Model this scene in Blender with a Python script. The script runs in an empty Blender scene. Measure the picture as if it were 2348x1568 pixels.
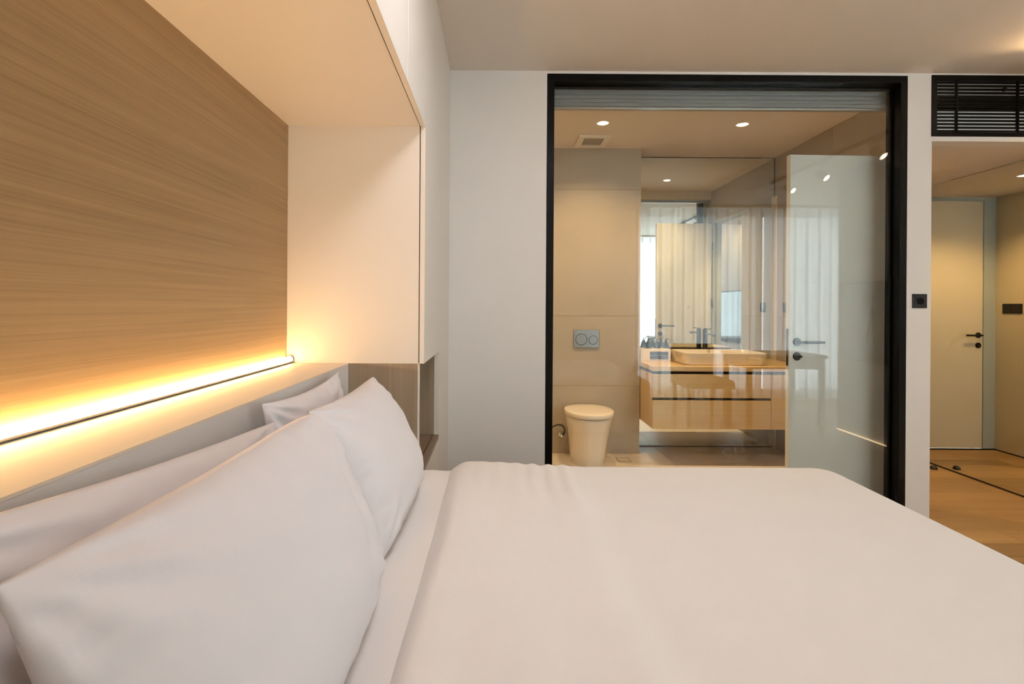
import bpy, bmesh, math, random
from mathutils import Vector, Matrix, noise

random.seed(7)
scene = bpy.context.scene
COL = scene.collection
PI = math.pi

# ------------------------------------------------------------------ camera, world, light, exposure
cam_data = bpy.data.cameras.new('camera')
cam_data.sensor_width = 36.0
cam_data.lens = 36.0 * 1200.0 / 2348.0
cam_data.shift_x = 37.0 / 2348.0
cam_data.shift_y = -82.0 / 2348.0
cam_data.clip_start = 0.02
cam = bpy.data.objects.new('camera', cam_data)
COL.objects.link(cam)
cam.location = (0, 0, 1.25)
cam.rotation_euler = (PI / 2, -0.0065, 0)
scene.camera = cam

world = bpy.data.worlds.new('world')
scene.world = world
world.use_nodes = True
bg = world.node_tree.nodes['Background']
bg.inputs['Color'].default_value = (0.86, 0.95, 1.0, 1)
bg.inputs['Strength'].default_value = 7.6

scene.view_settings.view_transform = 'Standard'
scene.view_settings.look = 'None'
scene.view_settings.gamma = 1.0
scene.view_settings.use_curve_mapping = False
scene.view_settings.exposure = 0.78
scene.cycles.use_denoising = True
scene.cycles.max_bounces = 7
scene.cycles.diffuse_bounces = 4
scene.cycles.glossy_bounces = 4
scene.cycles.transparent_max_bounces = 10
scene.cycles.use_adaptive_sampling = True
scene.cycles.adaptive_threshold = 0.09
scene.cycles.adaptive_min_samples = 16
scene.cycles.use_light_tree = False
scene.cycles.sample_clamp_indirect = 4.0
scene.cycles.caustics_reflective = False
scene.cycles.caustics_refractive = False

LED_POWER = 21.0
BATH_W = 38.0
HALL_W = 26.0
TRACK_W = 6.0
FILL_LIGHT = 14.8
WARM = (1.0, 0.63, 0.255)
WARM2 = (1.0, 0.68, 0.34)

# window opening of the wall behind the camera (portal for the daylight)
WX0, WX1, WZ0, WZ1 = 1.95, 5.45, 0.06, 2.58
for nm, sx, loc, rot in (('window_portal', WX1 - WX0, ((WX0 + WX1) / 2, -1.09, (WZ0 + WZ1) / 2), (PI / 2, 0, 0)),):
    pl = bpy.data.lights.new(nm, 'AREA')
    pl.shape = 'RECTANGLE'; pl.size = sx; pl.size_y = WZ1 - WZ0
    pl.cycles.is_portal = True
    po = bpy.data.objects.new(nm, pl); COL.objects.link(po)
    po.location = loc; po.rotation_euler = rot


# ------------------------------------------------------------------ materials
def lin(c):
    return tuple(((v / 255.0) / 12.92 if v / 255.0 <= 0.04045 else ((v / 255.0 + 0.055) / 1.055) ** 2.4) for v in c) + (1,)


def base_mat(name):
    m = bpy.data.materials.new(name)
    m.use_nodes = True
    nt = m.node_tree
    return m, nt, nt.nodes['Principled BSDF']


def paint(name, c, rough=0.5, var=0.03, scale=6.0, bump=0.0, bscale=200.0, metal=0.0, coat=0.0, spec=0.5, sheen=0.0):
    """plain coloured surface with a faint procedural mottling and optional fine relief"""
    m, nt, b = base_mat(name)
    tc = nt.nodes.new('ShaderNodeTexCoord')
    n = nt.nodes.new('ShaderNodeTexNoise')
    n.inputs['Scale'].default_value = scale
    n.inputs['Detail'].default_value = 4
    nt.links.new(tc.outputs['Object'], n.inputs['Vector'])
    r = nt.nodes.new('ShaderNodeValToRGB')
    c4 = lin(c)
    r.color_ramp.elements[0].position = 0.3
    r.color_ramp.elements[1].position = 0.7
    r.color_ramp.elements[0].color = tuple(max(0, v * (1 - var)) for v in c4[:3]) + (1,)
    r.color_ramp.elements[1].color = tuple(min(1, v * (1 + var)) for v in c4[:3]) + (1,)
    nt.links.new(n.outputs['Fac'], r.inputs['Fac'])
    nt.links.new(r.outputs['Color'], b.inputs['Base Color'])
    b.inputs['Roughness'].default_value = rough
    b.inputs['Metallic'].default_value = metal
    b.inputs['Coat Weight'].default_value = coat
    b.inputs['Coat Roughness'].default_value = 0.03
    b.inputs['Specular IOR Level'].default_value = spec
    b.inputs['Sheen Weight'].default_value = sheen
    if bump:
        n2 = nt.nodes.new('ShaderNodeTexNoise')
        n2.inputs['Scale'].default_value = bscale
        n2.inputs['Detail'].default_value = 3
        nt.links.new(tc.outputs['Object'], n2.inputs['Vector'])
        bp = nt.nodes.new('ShaderNodeBump')
        bp.inputs['Strength'].default_value = bump
        bp.inputs['Distance'].default_value = 0.002
        nt.links.new(n2.outputs['Fac'], bp.inputs['Height'])
        nt.links.new(bp.outputs['Normal'], b.inputs['Normal'])
    return m


def wood(name, dark, light, along='Y', rough=0.5, fine=120.0, rnd=0.0, bump=0.25):
    """straight-grained veneer: noise stretched along one axis"""
    m, nt, b = base_mat(name)
    tc = nt.nodes.new('ShaderNodeTexCoord')
    oi = nt.nodes.new('ShaderNodeObjectInfo')
    add = nt.nodes.new('ShaderNodeVectorMath'); add.operation = 'ADD'
    cmb = nt.nodes.new('ShaderNodeVectorMath'); cmb.operation = 'SCALE'
    cmb.inputs[0].default_value = (7.3, 11.7, 5.1)
    nt.links.new(oi.outputs['Random'], cmb.inputs['Scale'])
    nt.links.new(tc.outputs['Object'], add.inputs[0])
    if rnd:
        nt.links.new(cmb.outputs['Vector'], add.inputs[1])

    def stretched(s_long, s_cross, detail):
        mp = nt.nodes.new('ShaderNodeMapping')
        sc = {'X': (s_long, s_cross, s_cross), 'Y': (s_cross, s_long, s_cross), 'Z': (s_cross, s_cross, s_long)}[along]
        mp.inputs['Scale'].default_value = sc
        n = nt.nodes.new('ShaderNodeTexNoise')
        n.inputs['Scale'].default_value = 1.0
        n.inputs['Detail'].default_value = detail
        n.inputs['Roughness'].default_value = 0.62
        nt.links.new(add.outputs['Vector'], mp.inputs['Vector'])
        nt.links.new(mp.outputs['Vector'], n.inputs['Vector'])
        return n
    n1 = stretched(0.5, fine * 0.3, 4)
    n2 = stretched(1.6, fine * 1.7, 6)
    mix = nt.nodes.new('ShaderNodeMix'); mix.data_type = 'FLOAT'
    mix.inputs[0].default_value = 0.6
    nt.links.new(n1.outputs['Fac'], mix.inputs[2]); nt.links.new(n2.outputs['Fac'], mix.inputs[3])
    r = nt.nodes.new('ShaderNodeValToRGB')
    r.color_ramp.elements[0].position = 0.22; r.color_ramp.elements[1].position = 0.78
    r.color_ramp.elements[0].color = lin(dark); r.color_ramp.elements[1].color = lin(light)
    nt.links.new(mix.outputs[0], r.inputs['Fac'])
    out = r.outputs['Color']
    if rnd:
        hsv = nt.nodes.new('ShaderNodeHueSaturation')
        mr = nt.nodes.new('ShaderNodeMapRange')
        mr.inputs['To Min'].default_value = 1 - rnd; mr.inputs['To Max'].default_value = 1 + rnd
        nt.links.new(oi.outputs['Random'], mr.inputs['Value'])
        nt.links.new(mr.outputs['Result'], hsv.inputs['Value'])
        nt.links.new(out, hsv.inputs['Color'])
        out = hsv.outputs['Color']
    nt.links.new(out, b.inputs['Base Color'])
    b.inputs['Roughness'].default_value = rough
    bp = nt.nodes.new('ShaderNodeBump')
    bp.inputs['Strength'].default_value = bump; bp.inputs['Distance'].default_value = 0.001
    nt.links.new(n2.outputs['Fac'], bp.inputs['Height'])
    nt.links.new(bp.outputs['Normal'], b.inputs['Normal'])
    return m


def emit(name, c, s):
    m, nt, b = base_mat(name)
    b.inputs['Base Color'].default_value = (0.8, 0.8, 0.8, 1)
    b.inputs['Emission Color'].default_value = tuple(c) + (1,)
    b.inputs['Emission Strength'].default_value = s
    return m


def thin_glass(name, tint=(0.97, 0.985, 0.98), ior=1.5, rough=0.0):
    m = bpy.data.materials.new(name); m.use_nodes = True
    nt = m.node_tree; nt.nodes.clear()
    o = nt.nodes.new('ShaderNodeOutputMaterial')
    t = nt.nodes.new('ShaderNodeBsdfTransparent'); t.inputs['Color'].default_value = tint + (1,)
    g = nt.nodes.new('ShaderNodeBsdfGlossy'); g.inputs['Roughness'].default_value = rough
    geo = nt.nodes.new('ShaderNodeNewGeometry')
    mr = nt.nodes.new('ShaderNodeMapRange')            # front faces ior, back faces 1/ior: same reflectance both ways
    mr.inputs['To Min'].default_value = ior; mr.inputs['To Max'].default_value = 1.0 / ior
    nt.links.new(geo.outputs['Backfacing'], mr.inputs['Value'])
    f = nt.nodes.new('ShaderNodeFresnel')
    nt.links.new(mr.outputs['Result'], f.inputs['IOR'])
    mx = nt.nodes.new('ShaderNodeMixShader')
    nt.links.new(f.outputs['Fac'], mx.inputs['Fac'])
    nt.links.new(t.outputs['BSDF'], mx.inputs[1]); nt.links.new(g.outputs['BSDF'], mx.inputs[2])
    nt.links.new(mx.outputs['Shader'], o.inputs['Surface'])
    return m


def mirror_mat(name, c=(0.86, 0.90, 0.87)):
    m, nt, b = base_mat(name)
    b.inputs['Base Color'].default_value = c + (1,)
    b.inputs['Metallic'].default_value = 1.0
    b.inputs['Roughness'].default_value = 0.0
    return m


def sheer(name, c):
    m = bpy.data.materials.new(name); m.use_nodes = True
    nt = m.node_tree; nt.nodes.clear()
    o = nt.nodes.new('ShaderNodeOutputMaterial')
    tl = nt.nodes.new('ShaderNodeBsdfTranslucent'); tl.inputs['Color'].default_value = c + (1,)
    df = nt.nodes.new('ShaderNodeBsdfDiffuse'); df.inputs['Color'].default_value = c + (1,)
    lw = nt.nodes.new('ShaderNodeLayerWeight'); lw.inputs['Blend'].default_value = 0.5   # cloth seen edge-on is denser
    rp = nt.nodes.new('ShaderNodeValToRGB')
    rp.color_ramp.elements[0].position = 0.02; rp.color_ramp.elements[0].color = c + (1,)
    rp.color_ramp.elements[1].position = 0.42; rp.color_ramp.elements[1].color = tuple(v * 0.32 for v in c) + (1,)
    nt.links.new(lw.outputs['Facing'], rp.inputs['Fac'])
    nt.links.new(rp.outputs['Color'], tl.inputs['Color'])
    tr = nt.nodes.new('ShaderNodeBsdfTransparent')
    m1 = nt.nodes.new('ShaderNodeMixShader'); m1.inputs['Fac'].default_value = 0.40
    nt.links.new(tl.outputs['BSDF'], m1.inputs[1]); nt.links.new(df.outputs['BSDF'], m1.inputs[2])
    m2 = nt.nodes.new('ShaderNodeMixShader'); m2.inputs['Fac'].default_value = 0.10
    nt.links.new(m1.outputs['Shader'], m2.inputs[1]); nt.links.new(tr.outputs['BSDF'], m2.inputs[2])
    nt.links.new(m2.outputs['Shader'], o.inputs['Surface'])
    return m


M = {
    'wall': paint('white wall paint', (232, 226, 220), 0.6, 0.012, 3.0, 0.05, 300),
    'ceiling': paint('ceiling paint', (230, 217, 203), 0.7, 0.012, 2.0, 0.04, 300),
    'lacquer': paint('cream lacquer cabinet', (230, 221, 210), 0.38, 0.01, 2.0),
    'ledge': paint('cream ledge laminate', (224, 208, 186), 0.45, 0.012, 4.0),
    'ledge_front': paint('pale grey ledge front', (214, 208, 203), 0.6, 0.015, 4.0),
    'panel': wood('oak veneer headboard', (140, 110, 74), (184, 151, 106), 'Y', 0.55, 130.0),
    'oak_v': wood('grey oak veneer vertical', (138, 117, 94), (180, 158, 131), 'Z', 0.55, 150.0),
    'oak_h': wood('grey oak veneer shelf', (122, 100, 78), (156, 132, 106), 'Y', 0.45, 150.0),
    'vanity': wood('honey oak veneer', (196, 167, 120), (218, 191, 146), 'X', 0.42, 90.0, bump=0.15),
    'counter': wood('honey oak worktop', (202, 172, 124), (222, 194, 148), 'X', 0.35, 70.0, bump=0.1),
    'plank': wood('oak floor plank', (156, 120, 74), (196, 158, 104), 'X', 0.42, 45.0, rnd=0.2, bump=0.1),
    'sub': paint('floor joint', (62, 46, 30), 0.8),
    'tile': paint('beige stone tile', (176, 164, 147), 0.42, 0.05, 2.2, 0.05, 90),
    'tile_floor': paint('beige floor tile', (226, 212, 194), 0.4, 0.05, 2.5, 0.05, 90),
    'grout': paint('tile grout', (150, 138, 122), 0.8),
    'black': paint('black powder coated metal', (9, 8, 7), 0.38, 0.05, 40.0, 0.0, 200, 0.0, 0.0, 0.18),
    'black_matte': paint('matte black plastic', (24, 23, 23), 0.5, 0.05, 40.0),
    'black_tap': paint('matte black tap metal', (44, 46, 50), 0.35, 0.05, 40.0, metal=0.4),
    'dark': paint('dark gap', (26, 20, 14), 0.8),
    'alu': paint('brushed aluminium', (176, 180, 180), 0.35, 0.04, 60.0, metal=0.75),
    'alu_grey': paint('grey painted aluminium', (150, 154, 152), 0.45, 0.03, 30.0),
    'frame_grey': paint('grey door frame', (176, 184, 180), 0.5, 0.02),
    'ceramic': paint('white ceramic', (236, 228, 216), 0.12, 0.01, 4.0, coat=0.6),
    'ceramic_lid': paint('white seat plastic', (236, 226, 212), 0.2, 0.01, 4.0, coat=0.3),
    'flush': paint('satin grey flush plate', (150, 156, 158), 0.3, 0.02, 30.0, metal=0.7),
    'door': paint('satin white door', (226, 225, 217), 0.32, 0.006, 2.0),
    'door_warm': paint('cream door', (224, 212, 186), 0.4, 0.01, 2.0),
    'hall_wall': paint('hall cream paint', (226, 212, 184), 0.6, 0.01, 2.0),
    'sheet': paint('white cotton sheet', (240, 236, 234), 0.85, 0.01, 5.0, 0.22, 900, sheen=0.25, spec=0.2),
    'duvet': paint('white cotton duvet', (236, 231, 227), 0.85, 0.012, 5.0, 0.22, 900, sheen=0.25, spec=0.2),
    'pillow': paint('white cotton pillowcase', (220, 215, 216), 0.85, 0.012, 5.0, 0.06, 1500, sheen=0.25, spec=0.2),
    'base': paint('bed base fabric', (150, 142, 134), 0.9, 0.05, 60.0, 0.3, 400),
    'glass': thin_glass('partition glass', ior=1.5),
    'pane': thin_glass('window glass'),
    'mirror': mirror_mat('mirror silver'),
    'mirror_hall': mirror_mat('hall mirror silver', (0.86, 0.87, 0.80)),
    'chrome': paint('chrome', (210, 210, 212), 0.08, 0.01, 20.0, metal=1.0),
    'hose': paint('black braided hose', (26, 24, 22), 0.5, 0.2, 300.0),
    'amenity': paint('cream amenity box', (236, 222, 200), 0.5, 0.01),
    'bottle': paint('black glass bottle', (22, 20, 22), 0.15, 0.05, 30.0, coat=0.5),
    'led': emit('led diffuser', WARM, LED_POWER),
    'fill_lamp': emit('ceiling fill light diffuser', (0.97, 0.96, 1.0), FILL_LIGHT),
    'led2': emit('plinth led', WARM2, 5.0),
    'lens': emit('downlight lens', (1.0, 0.84, 0.60), 30.0),
    'spot_lens': emit('track spot lens', (1.0, 0.86, 0.66), 14.0),
    'sheer': sheer('sheer curtain', (0.86, 0.88, 0.88)),
    'chair': paint('taupe chair fabric', (150, 132, 112), 0.8, 0.05, 80.0),
    'walnut': wood('dark oak legs', (88, 62, 40), (120, 90, 60), 'Z', 0.5, 80.0),
    'tv': paint('tv screen', (14, 14, 16), 0.12, 0.02, coat=0.4),
    'tv_wall': paint('taupe partition paint', (206, 198, 188), 0.6, 0.01, 2.0),
    'vent': paint('vent plastic', (238, 230, 216), 0.45, 0.01),
    'vent_dark': paint('vent slat plastic', (170, 158, 138), 0.5, 0.02),
    'duct': paint('air conditioner casing', (226, 228, 226), 0.5, 0.02),
}


# ------------------------------------------------------------------ helpers
def wloc(o):
    v = Vector((0, 0, 0))
    while o is not None:
        v = v + o.location; o = o.parent
    return v


def link(name, bm, mat, parent=None, smooth=False, label=None):
    """bm holds room coordinates; the object's origin goes to its own base centre"""
    xs = [v.co for v in bm.verts]
    org = Vector(((min(c.x for c in xs) + max(c.x for c in xs)) / 2, (min(c.y for c in xs) + max(c.y for c in xs)) / 2, min(c.z for c in xs)))
    for v in bm.verts:
        v.co -= org
    bm.normal_update()
    me = bpy.data.meshes.new(name)
    bm.to_mesh(me); bm.free()
    me.materials.append(M[mat])
    if smooth:
        me.polygons.foreach_set('use_smooth', [True] * len(me.polygons))
    o = bpy.data.objects.new(name, me)
    COL.objects.link(o)
    if parent is not None:
        o.parent = parent
        o.location = org - wloc(parent)
    else:
        o.location = org
    if label:
        o['label'] = label
    return o


def sharp_smooth(o, deg=35):
    me = o.data
    me.polygons.foreach_set('use_smooth', [True] * len(me.polygons))
    try:
        me.set_sharp_from_angle(angle=math.radians(deg))
    except Exception:
        pass
    return o


def add_box(bm, x0, x1, y0, y1, z0, z1, bev=0.0, seg=2):
    t = bmesh.new()
    bmesh.ops.create_cube(t, size=1.0)
    for v in t.verts:
        v.co = Vector((x0 + (v.co.x + 0.5) * (x1 - x0), y0 + (v.co.y + 0.5) * (y1 - y0), z0 + (v.co.z + 0.5) * (z1 - z0)))
    if bev:
        bmesh.ops.bevel(t, geom=list(t.edges), offset=bev, segments=seg, profile=0.5, affect='EDGES')
    me = bpy.data.meshes.new('tmp'); t.to_mesh(me); t.free()
    bm.from_mesh(me); bpy.data.meshes.remove(me)


def box(name, x0, x1, y0, y1, z0, z1, mat, parent=None, bev=0.0, seg=2, label=None):
    bm = bmesh.new(); add_box(bm, x0, x1, y0, y1, z0, z1, bev, seg)
    return link(name, bm, mat, parent, label=label)


def boxes(name, lst, mat, parent=None, bev=0.0):
    bm = bmesh.new()
    for b in lst:
        add_box(bm, *b, bev)
    return link(name, bm, mat, parent)


def add_lathe(bm, prof, centre, axis='Z', seg=32):
    """prof: (radius, height) pairs, revolved about the axis through centre"""
    cx, cy, cz = centre
    rings = []
    for r, h in prof:
        ring = []
        for k in range(seg):
            a = 2 * PI * k / seg
            u, w = r * math.cos(a), r * math.sin(a)
            p = {'Z': (cx + u, cy + w, cz + h), 'Y': (cx + u, cy + h, cz + w), 'X': (cx + h, cy + u, cz + w)}[axis]
            ring.append(bm.verts.new(p))
        rings.append(ring)
    for a, b in zip(rings[:-1], rings[1:]):
        for k in range(seg):
            bm.faces.new((a[k], a[(k + 1) % seg], b[(k + 1) % seg], b[k]))
    bm.faces.new(list(reversed(rings[0]))); bm.faces.new(rings[-1])
    bmesh.ops.recalc_face_normals(bm, faces=bm.faces[:])


def lathe(name, prof, centre, mat, parent=None, axis='Z', seg=32, label=None, deg=35):
    bm = bmesh.new(); add_lathe(bm, prof, centre, axis, seg)
    return sharp_smooth(link(name, bm, mat, parent, label=label), deg)


def tube(name, pts, rad, mat, parent=None, seg=12, smooth_pts=True):
    pts = [Vector(p) for p in pts]
    if smooth_pts and len(pts) > 2:
        out = []
        n = len(pts)
        for i in range(n - 1):
            p0 = pts[max(i - 1, 0)]; p1 = pts[i]; p2 = pts[i + 1]; p3 = pts[min(i + 2, n - 1)]
            for k in range(8):
                t = k / 8
                out.append(0.5 * ((2 * p1) + (p2 - p0) * t + (2 * p0 - 5 * p1 + 4 * p2 - p3) * t * t + (3 * p1 - p0 - 3 * p2 + p3) * t ** 3))
        out.append(pts[-1]); pts = out
    bm = bmesh.new(); rings = []
    up = Vector((0.13, 0.31, 0.94)).normalized()
    for i, p in enumerate(pts):
        d = (pts[min(i + 1, len(pts) - 1)] - pts[max(i - 1, 0)]).normalized()
        a = d.cross(up).normalized(); b = d.cross(a)
        rings.append([bm.verts.new(p + rad * (math.cos(2 * PI * k / seg) * a + math.sin(2 * PI * k / seg) * b)) for k in range(seg)])
    for a, b in zip(rings[:-1], rings[1:]):
        for k in range(seg):
            bm.faces.new((a[k], a[(k + 1) % seg], b[(k + 1) % seg], b[k]))
    bm.faces.new(list(reversed(rings[0]))); bm.faces.new(rings[-1])
    bmesh.ops.recalc_face_normals(bm, faces=bm.faces[:])
    return sharp_smooth(link(name, bm, mat, parent), 50)


def tag(o, label, cat=None, group=None, kind=None):
    o['label'] = label
    if cat: o['category'] = cat
    if group: o['group'] = group
    if kind: o['kind'] = kind
    return o


def thing(name, label, cat, loc=(0, 0, 0), group=None):
    o = bpy.data.objects.new(name, None)
    o.empty_display_size = 0.1
    COL.objects.link(o)
    o.location = loc
    return tag(o, label, cat, group)


def struct(o, label=None):
    o['kind'] = 'structure'
    if label: o['label'] = label
    return o


def struct_root(name, loc, label=None):
    o = bpy.data.objects.new(name, None); COL.objects.link(o); o.location = loc
    return struct(o, label)


def copy_tree(root, delta, label=None):
    c = root.copy(); COL.objects.link(c); c.location = root.location + Vector(delta)
    if label: c['label'] = label
    for ch in list(root.children):
        d = ch.copy(); COL.objects.link(d); d.parent = c
        for g in list(ch.children):
            e = g.copy(); COL.objects.link(e); e.parent = d
    return c


# ------------------------------------------------------------------ room dimensions
H = 2.653            # bedroom ceiling
YW = 3.117           # front wall of the bedroom
XH = -0.818          # headboard panel face
XC = -0.28           # cabinet fronts
YP = 2.05            # divider panel at the far end of the bed
XS = -0.575          # ledge front
BR = 2.50            # bathroom right wall
YT = 4.46            # bathroom tiled wall
YM = 4.70            # bathroom mirror wall
BC = 2.60            # bathroom ceiling
HC = 2.25            # hall ceiling
XHALL = 2.59         # hall left wall
XMIR = 3.52          # hall mirror
YE = 4.66            # hall end wall
YB = -0.98           # back wall (behind the camera)
XR = 5.60

# ------------------------------------------------------------------ setting
floor = struct(box('floor', -0.98, XR + 0.1, YB - 0.15, YW + 0.1, -0.06, -0.004, 'sub'), 'wooden plank floor of the bedroom')
floor_hall = struct(box('floor_hall', XHALL - 0.12, XMIR + 0.14, YW + 0.1, YE + 0.15, -0.06, -0.004, 'sub'), 'wooden plank floor of the hall')
# planks: one mesh per length, shared
PW, PLn = 0.155, 1.22
plank_mesh = {}


def plank(x0, x1, y0, y1, par):
    key = (round(x1 - x0, 3), round(y1 - y0, 3))
    if key not in plank_mesh:
        bm = bmesh.new()
        add_box(bm, -key[0] / 2 + 0.0008, key[0] / 2 - 0.0008, -key[1] / 2 + 0.0008, key[1] / 2 - 0.0008, -0.004, 0.0, 0.001, 1)
        me = bpy.data.meshes.new('plank'); bm.to_mesh(me); bm.free(); me.materials.append(M['plank'])
        plank_mesh[key] = me
    o = bpy.data.objects.new('plank', plank_mesh[key]); COL.objects.link(o)
    o.parent = par
    o.location = Vector(((x0 + x1) / 2, (y0 + y1) / 2, 0)) - wloc(par)


row = 0
y = YE
while y > YB + 0.01:
    y0 = max(y - PW, YB)
    in_hall = (y + y0) / 2 > YW + 0.1
    xa, xb = (XHALL, XMIR + 0.01) if in_hall else (0.9, 5.6)
    if not in_hall and (y + y0) / 2 > YW:
        xa, xb = (XHALL, XMIR + 0.01)
    if not in_hall and (y + y0) / 2 < YW and (y + y0) / 2 > 0.95:
        xa, xb = (0.9, XMIR + 0.01)
    off = (row * 0.47 + (0.21 if row % 2 else 0)) % PLn
    x = xa - off
    while x < xb - 0.01:
        a, b = max(x, xa), min(x + PLn, xb)
        if b - a > 0.03:
            plank(a, b, y0, y, floor_hall if in_hall else floor)
        x += PLn
    y = y0; row += 1

struct(box('ceiling', -0.98, XR + 0.1, YB - 0.15, YW + 0.1, H, H + 0.08, 'ceiling'), 'plain white bedroom ceiling')
struct(box('ceiling_hall', XHALL - 0.0, XMIR + 0.14, YW + 0.1, YE + 0.14, HC, HC + 0.05, 'ceiling'), 'low ceiling of the hall')
struct(box('ceiling_bathroom', -0.98, XHALL - 0.01, YW + 0.1, YM + 0.1, BC, BC + 0.08, 'ceiling'), 'warm lit bathroom ceiling')

# front wall of the bedroom with the glazed opening, the grille opening and the hall opening
GX0, GX1, GZ1 = 0.297, 2.445, 2.638
VZ0, VZ1 = 2.278, 2.642
bm = bmesh.new()
add_box(bm, -0.95, GX0, YW, YW + 0.1, 0, H)
add_box(bm, GX0, GX1, YW, YW + 0.1, GZ1, H)
add_box(bm, GX1, XHALL, YW, YW + 0.1, 0, H)
add_box(bm, XHALL, XMIR + 0.01, YW, YW + 0.1, HC, VZ0)
add_box(bm, XHALL, XMIR + 0.01, YW, YW + 0.1, VZ1, H)
struct(link('wall_front', bm, 'wall'), 'white bedroom wall around the glazed bathroom partition')

struct(box('wall_left', -0.98, XH - 0.045, YB - 0.1, YW, 0, H, 'wall'), 'bedroom wall behind the headboard')
bm = bmesh.new()
add_box(bm, -0.95, WX0, YB - 0.12, YB, 0, H)
add_box(bm, WX1, XR + 0.1, YB - 0.12, YB, 0, H)
add_box(bm, WX0, WX1, YB - 0.12, YB, 0, WZ0)
add_box(bm, WX0, WX1, YB - 0.12, YB, WZ1, H)
struct(link('wall_back', bm, 'wall'), 'bedroom wall with the window behind the viewer')
struct(box('wall_right', XR, XR + 0.1, YB - 0.12, YW + 0.1, 0, H, 'wall'), 'far right wall of the room')
bm = bmesh.new()
add_box(bm, XMIR + 0.01, XMIR + 0.13, 0.93, YE + 0.14, 0, H)
struct(link('wall_partition', bm, 'tv_wall'), 'partition wall with the television, seen in the glass')
struct(box('wall_partition_end', XMIR + 0.13, XR, YW, YW + 0.1, 0, H, 'wall'), 'wall beyond the television partition')

# bathroom shell
wbt = struct(box('wall_bathroom_back', -0.9, 1.222, YT + 0.008, YM + 0.1, 0, BC, 'grout'), 'tiled wall behind the toilet')
zs = [0.0, 0.577, 1.172, 2.25, BC]
xs_t = [-0.9, 0.02, 1.230]
for i in range(4):
    for j in range(2):
        box('tile', xs_t[j] + 0.0008, xs_t[j + 1] - (0.0008 if j == 0 else 0), YT, YT + 0.008, zs[i] + 0.0008, zs[i + 1] - 0.0008, 'tile', wbt, 0.0006, 1)
struct(box('wall_bathroom_return', 1.222, 1.230, YT + 0.008, YM + 0.1, 0, BC, 'tile'), 'narrow tiled return beside the mirror')
struct(box('wall_bathroom_mirror_side', 1.230, BR + 0.02, YM + 0.012, YM + 0.1, 0, BC, 'tile'), 'wall behind the bathroom mirror')
struct(box('wall_bathroom_left', -0.98, -0.9, YW + 0.1, YM + 0.1, 0, BC, 'tile'), 'left bathroom wall')
DY0, DY1, DZ = 3.372, 4.08, 2.225   # doorway hall -> bathroom
wbr = struct_root('wall_bathroom_right', (BR + 0.04, 4.0, 0), 'tiled right bathroom wall with the doorway')
bm = bmesh.new()
add_box(bm, BR + 0.008, XHALL - 0.004, YW + 0.1, DY0, 0, BC)
add_box(bm, BR + 0.008, XHALL - 0.004, DY1, YM + 0.1, 0, BC)
add_box(bm, BR + 0.008, XHALL - 0.004, DY0, DY1, DZ, BC)
link('core', bm, 'grout', wbr)
for (a, b, c, d) in ((YW + 0.1, DY0, 0, 2.25), (DY1, YM, 0, 1.172), (DY1, YM, 1.172, 2.25), (YW + 0.1, 3.9, 2.25, BC), (3.9, YM, 2.25, BC)):
    box('tile', BR, BR + 0.008, a + 0.0008, b - 0.0008, c + 0.0008, d - 0.0008, 'tile', wbr, 0.0006, 1)
box('tile', BR, BR + 0.008, DY0, DY1, DZ, 2.2492, 'tile', wbr)
bm = bmesh.new()
add_box(bm, XHALL - 0.004, XHALL, YW + 0.1, DY0, 0, HC)
add_box(bm, XHALL - 0.004, XHALL, DY1, YE + 0.14, 0, HC)
struct(link('wall_hall_left', bm, 'hall_wall'), 'cream hall wall with black switches, seen in the mirror')
fb = struct(box('floor_bathroom', -0.9, BR, YW + 0.1, YM + 0.1, -0.06, -0.006, 'grout'), 'beige tiled bathroom floor')
tys = [YW + 0.1, 3.63, 4.23, YM + 0.012]
txs = [-0.9, -0.37, 0.23, 0.83, 1.43, 2.03, BR]
for i in range(3):
    for j in range(6):
        box('tile', txs[j] + 0.0008, txs[j + 1] - 0.0008, tys[i] + 0.0008, tys[i + 1] - 0.0008, -0.006, 0.0, 'tile_floor', fb, 0.0006, 1)
bm = bmesh.new()
add_box(bm, XHALL - 0.1, 2.60, YE, YE + 0.14, 0, HC)
add_box(bm, 2.60, XMIR + 0.01, YE, YE + 0.14, 2.246, HC)
struct(link('wall_hall_end', bm, 'hall_wall'), 'end wall of the hall around the entrance door')
# thresholds of the bathroom doorway
struct(box('trim_1', BR - 0.0, XHALL, DY0, DY0 + 0.012, 0, DZ, 'frame_grey'), 'doorway lining beside the bathroom door')
struct(box('trim_2', BR - 0.0, XHALL, DY1 - 0.012, DY1, 0, DZ, 'frame_grey'), 'far doorway lining of the bathroom')
struct(box('trim_3', BR - 0.0, XHALL, DY0 + 0.012, DY1 - 0.012, DZ - 0.012, DZ, 'frame_grey'), 'top doorway lining of the bathroom')
struct(box('trim_4', XHALL + 0.0, XMIR, YE - 0.006, YE, -0.0, 0.012, 'black_matte'), 'dark threshold strip under the entrance door')

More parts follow.
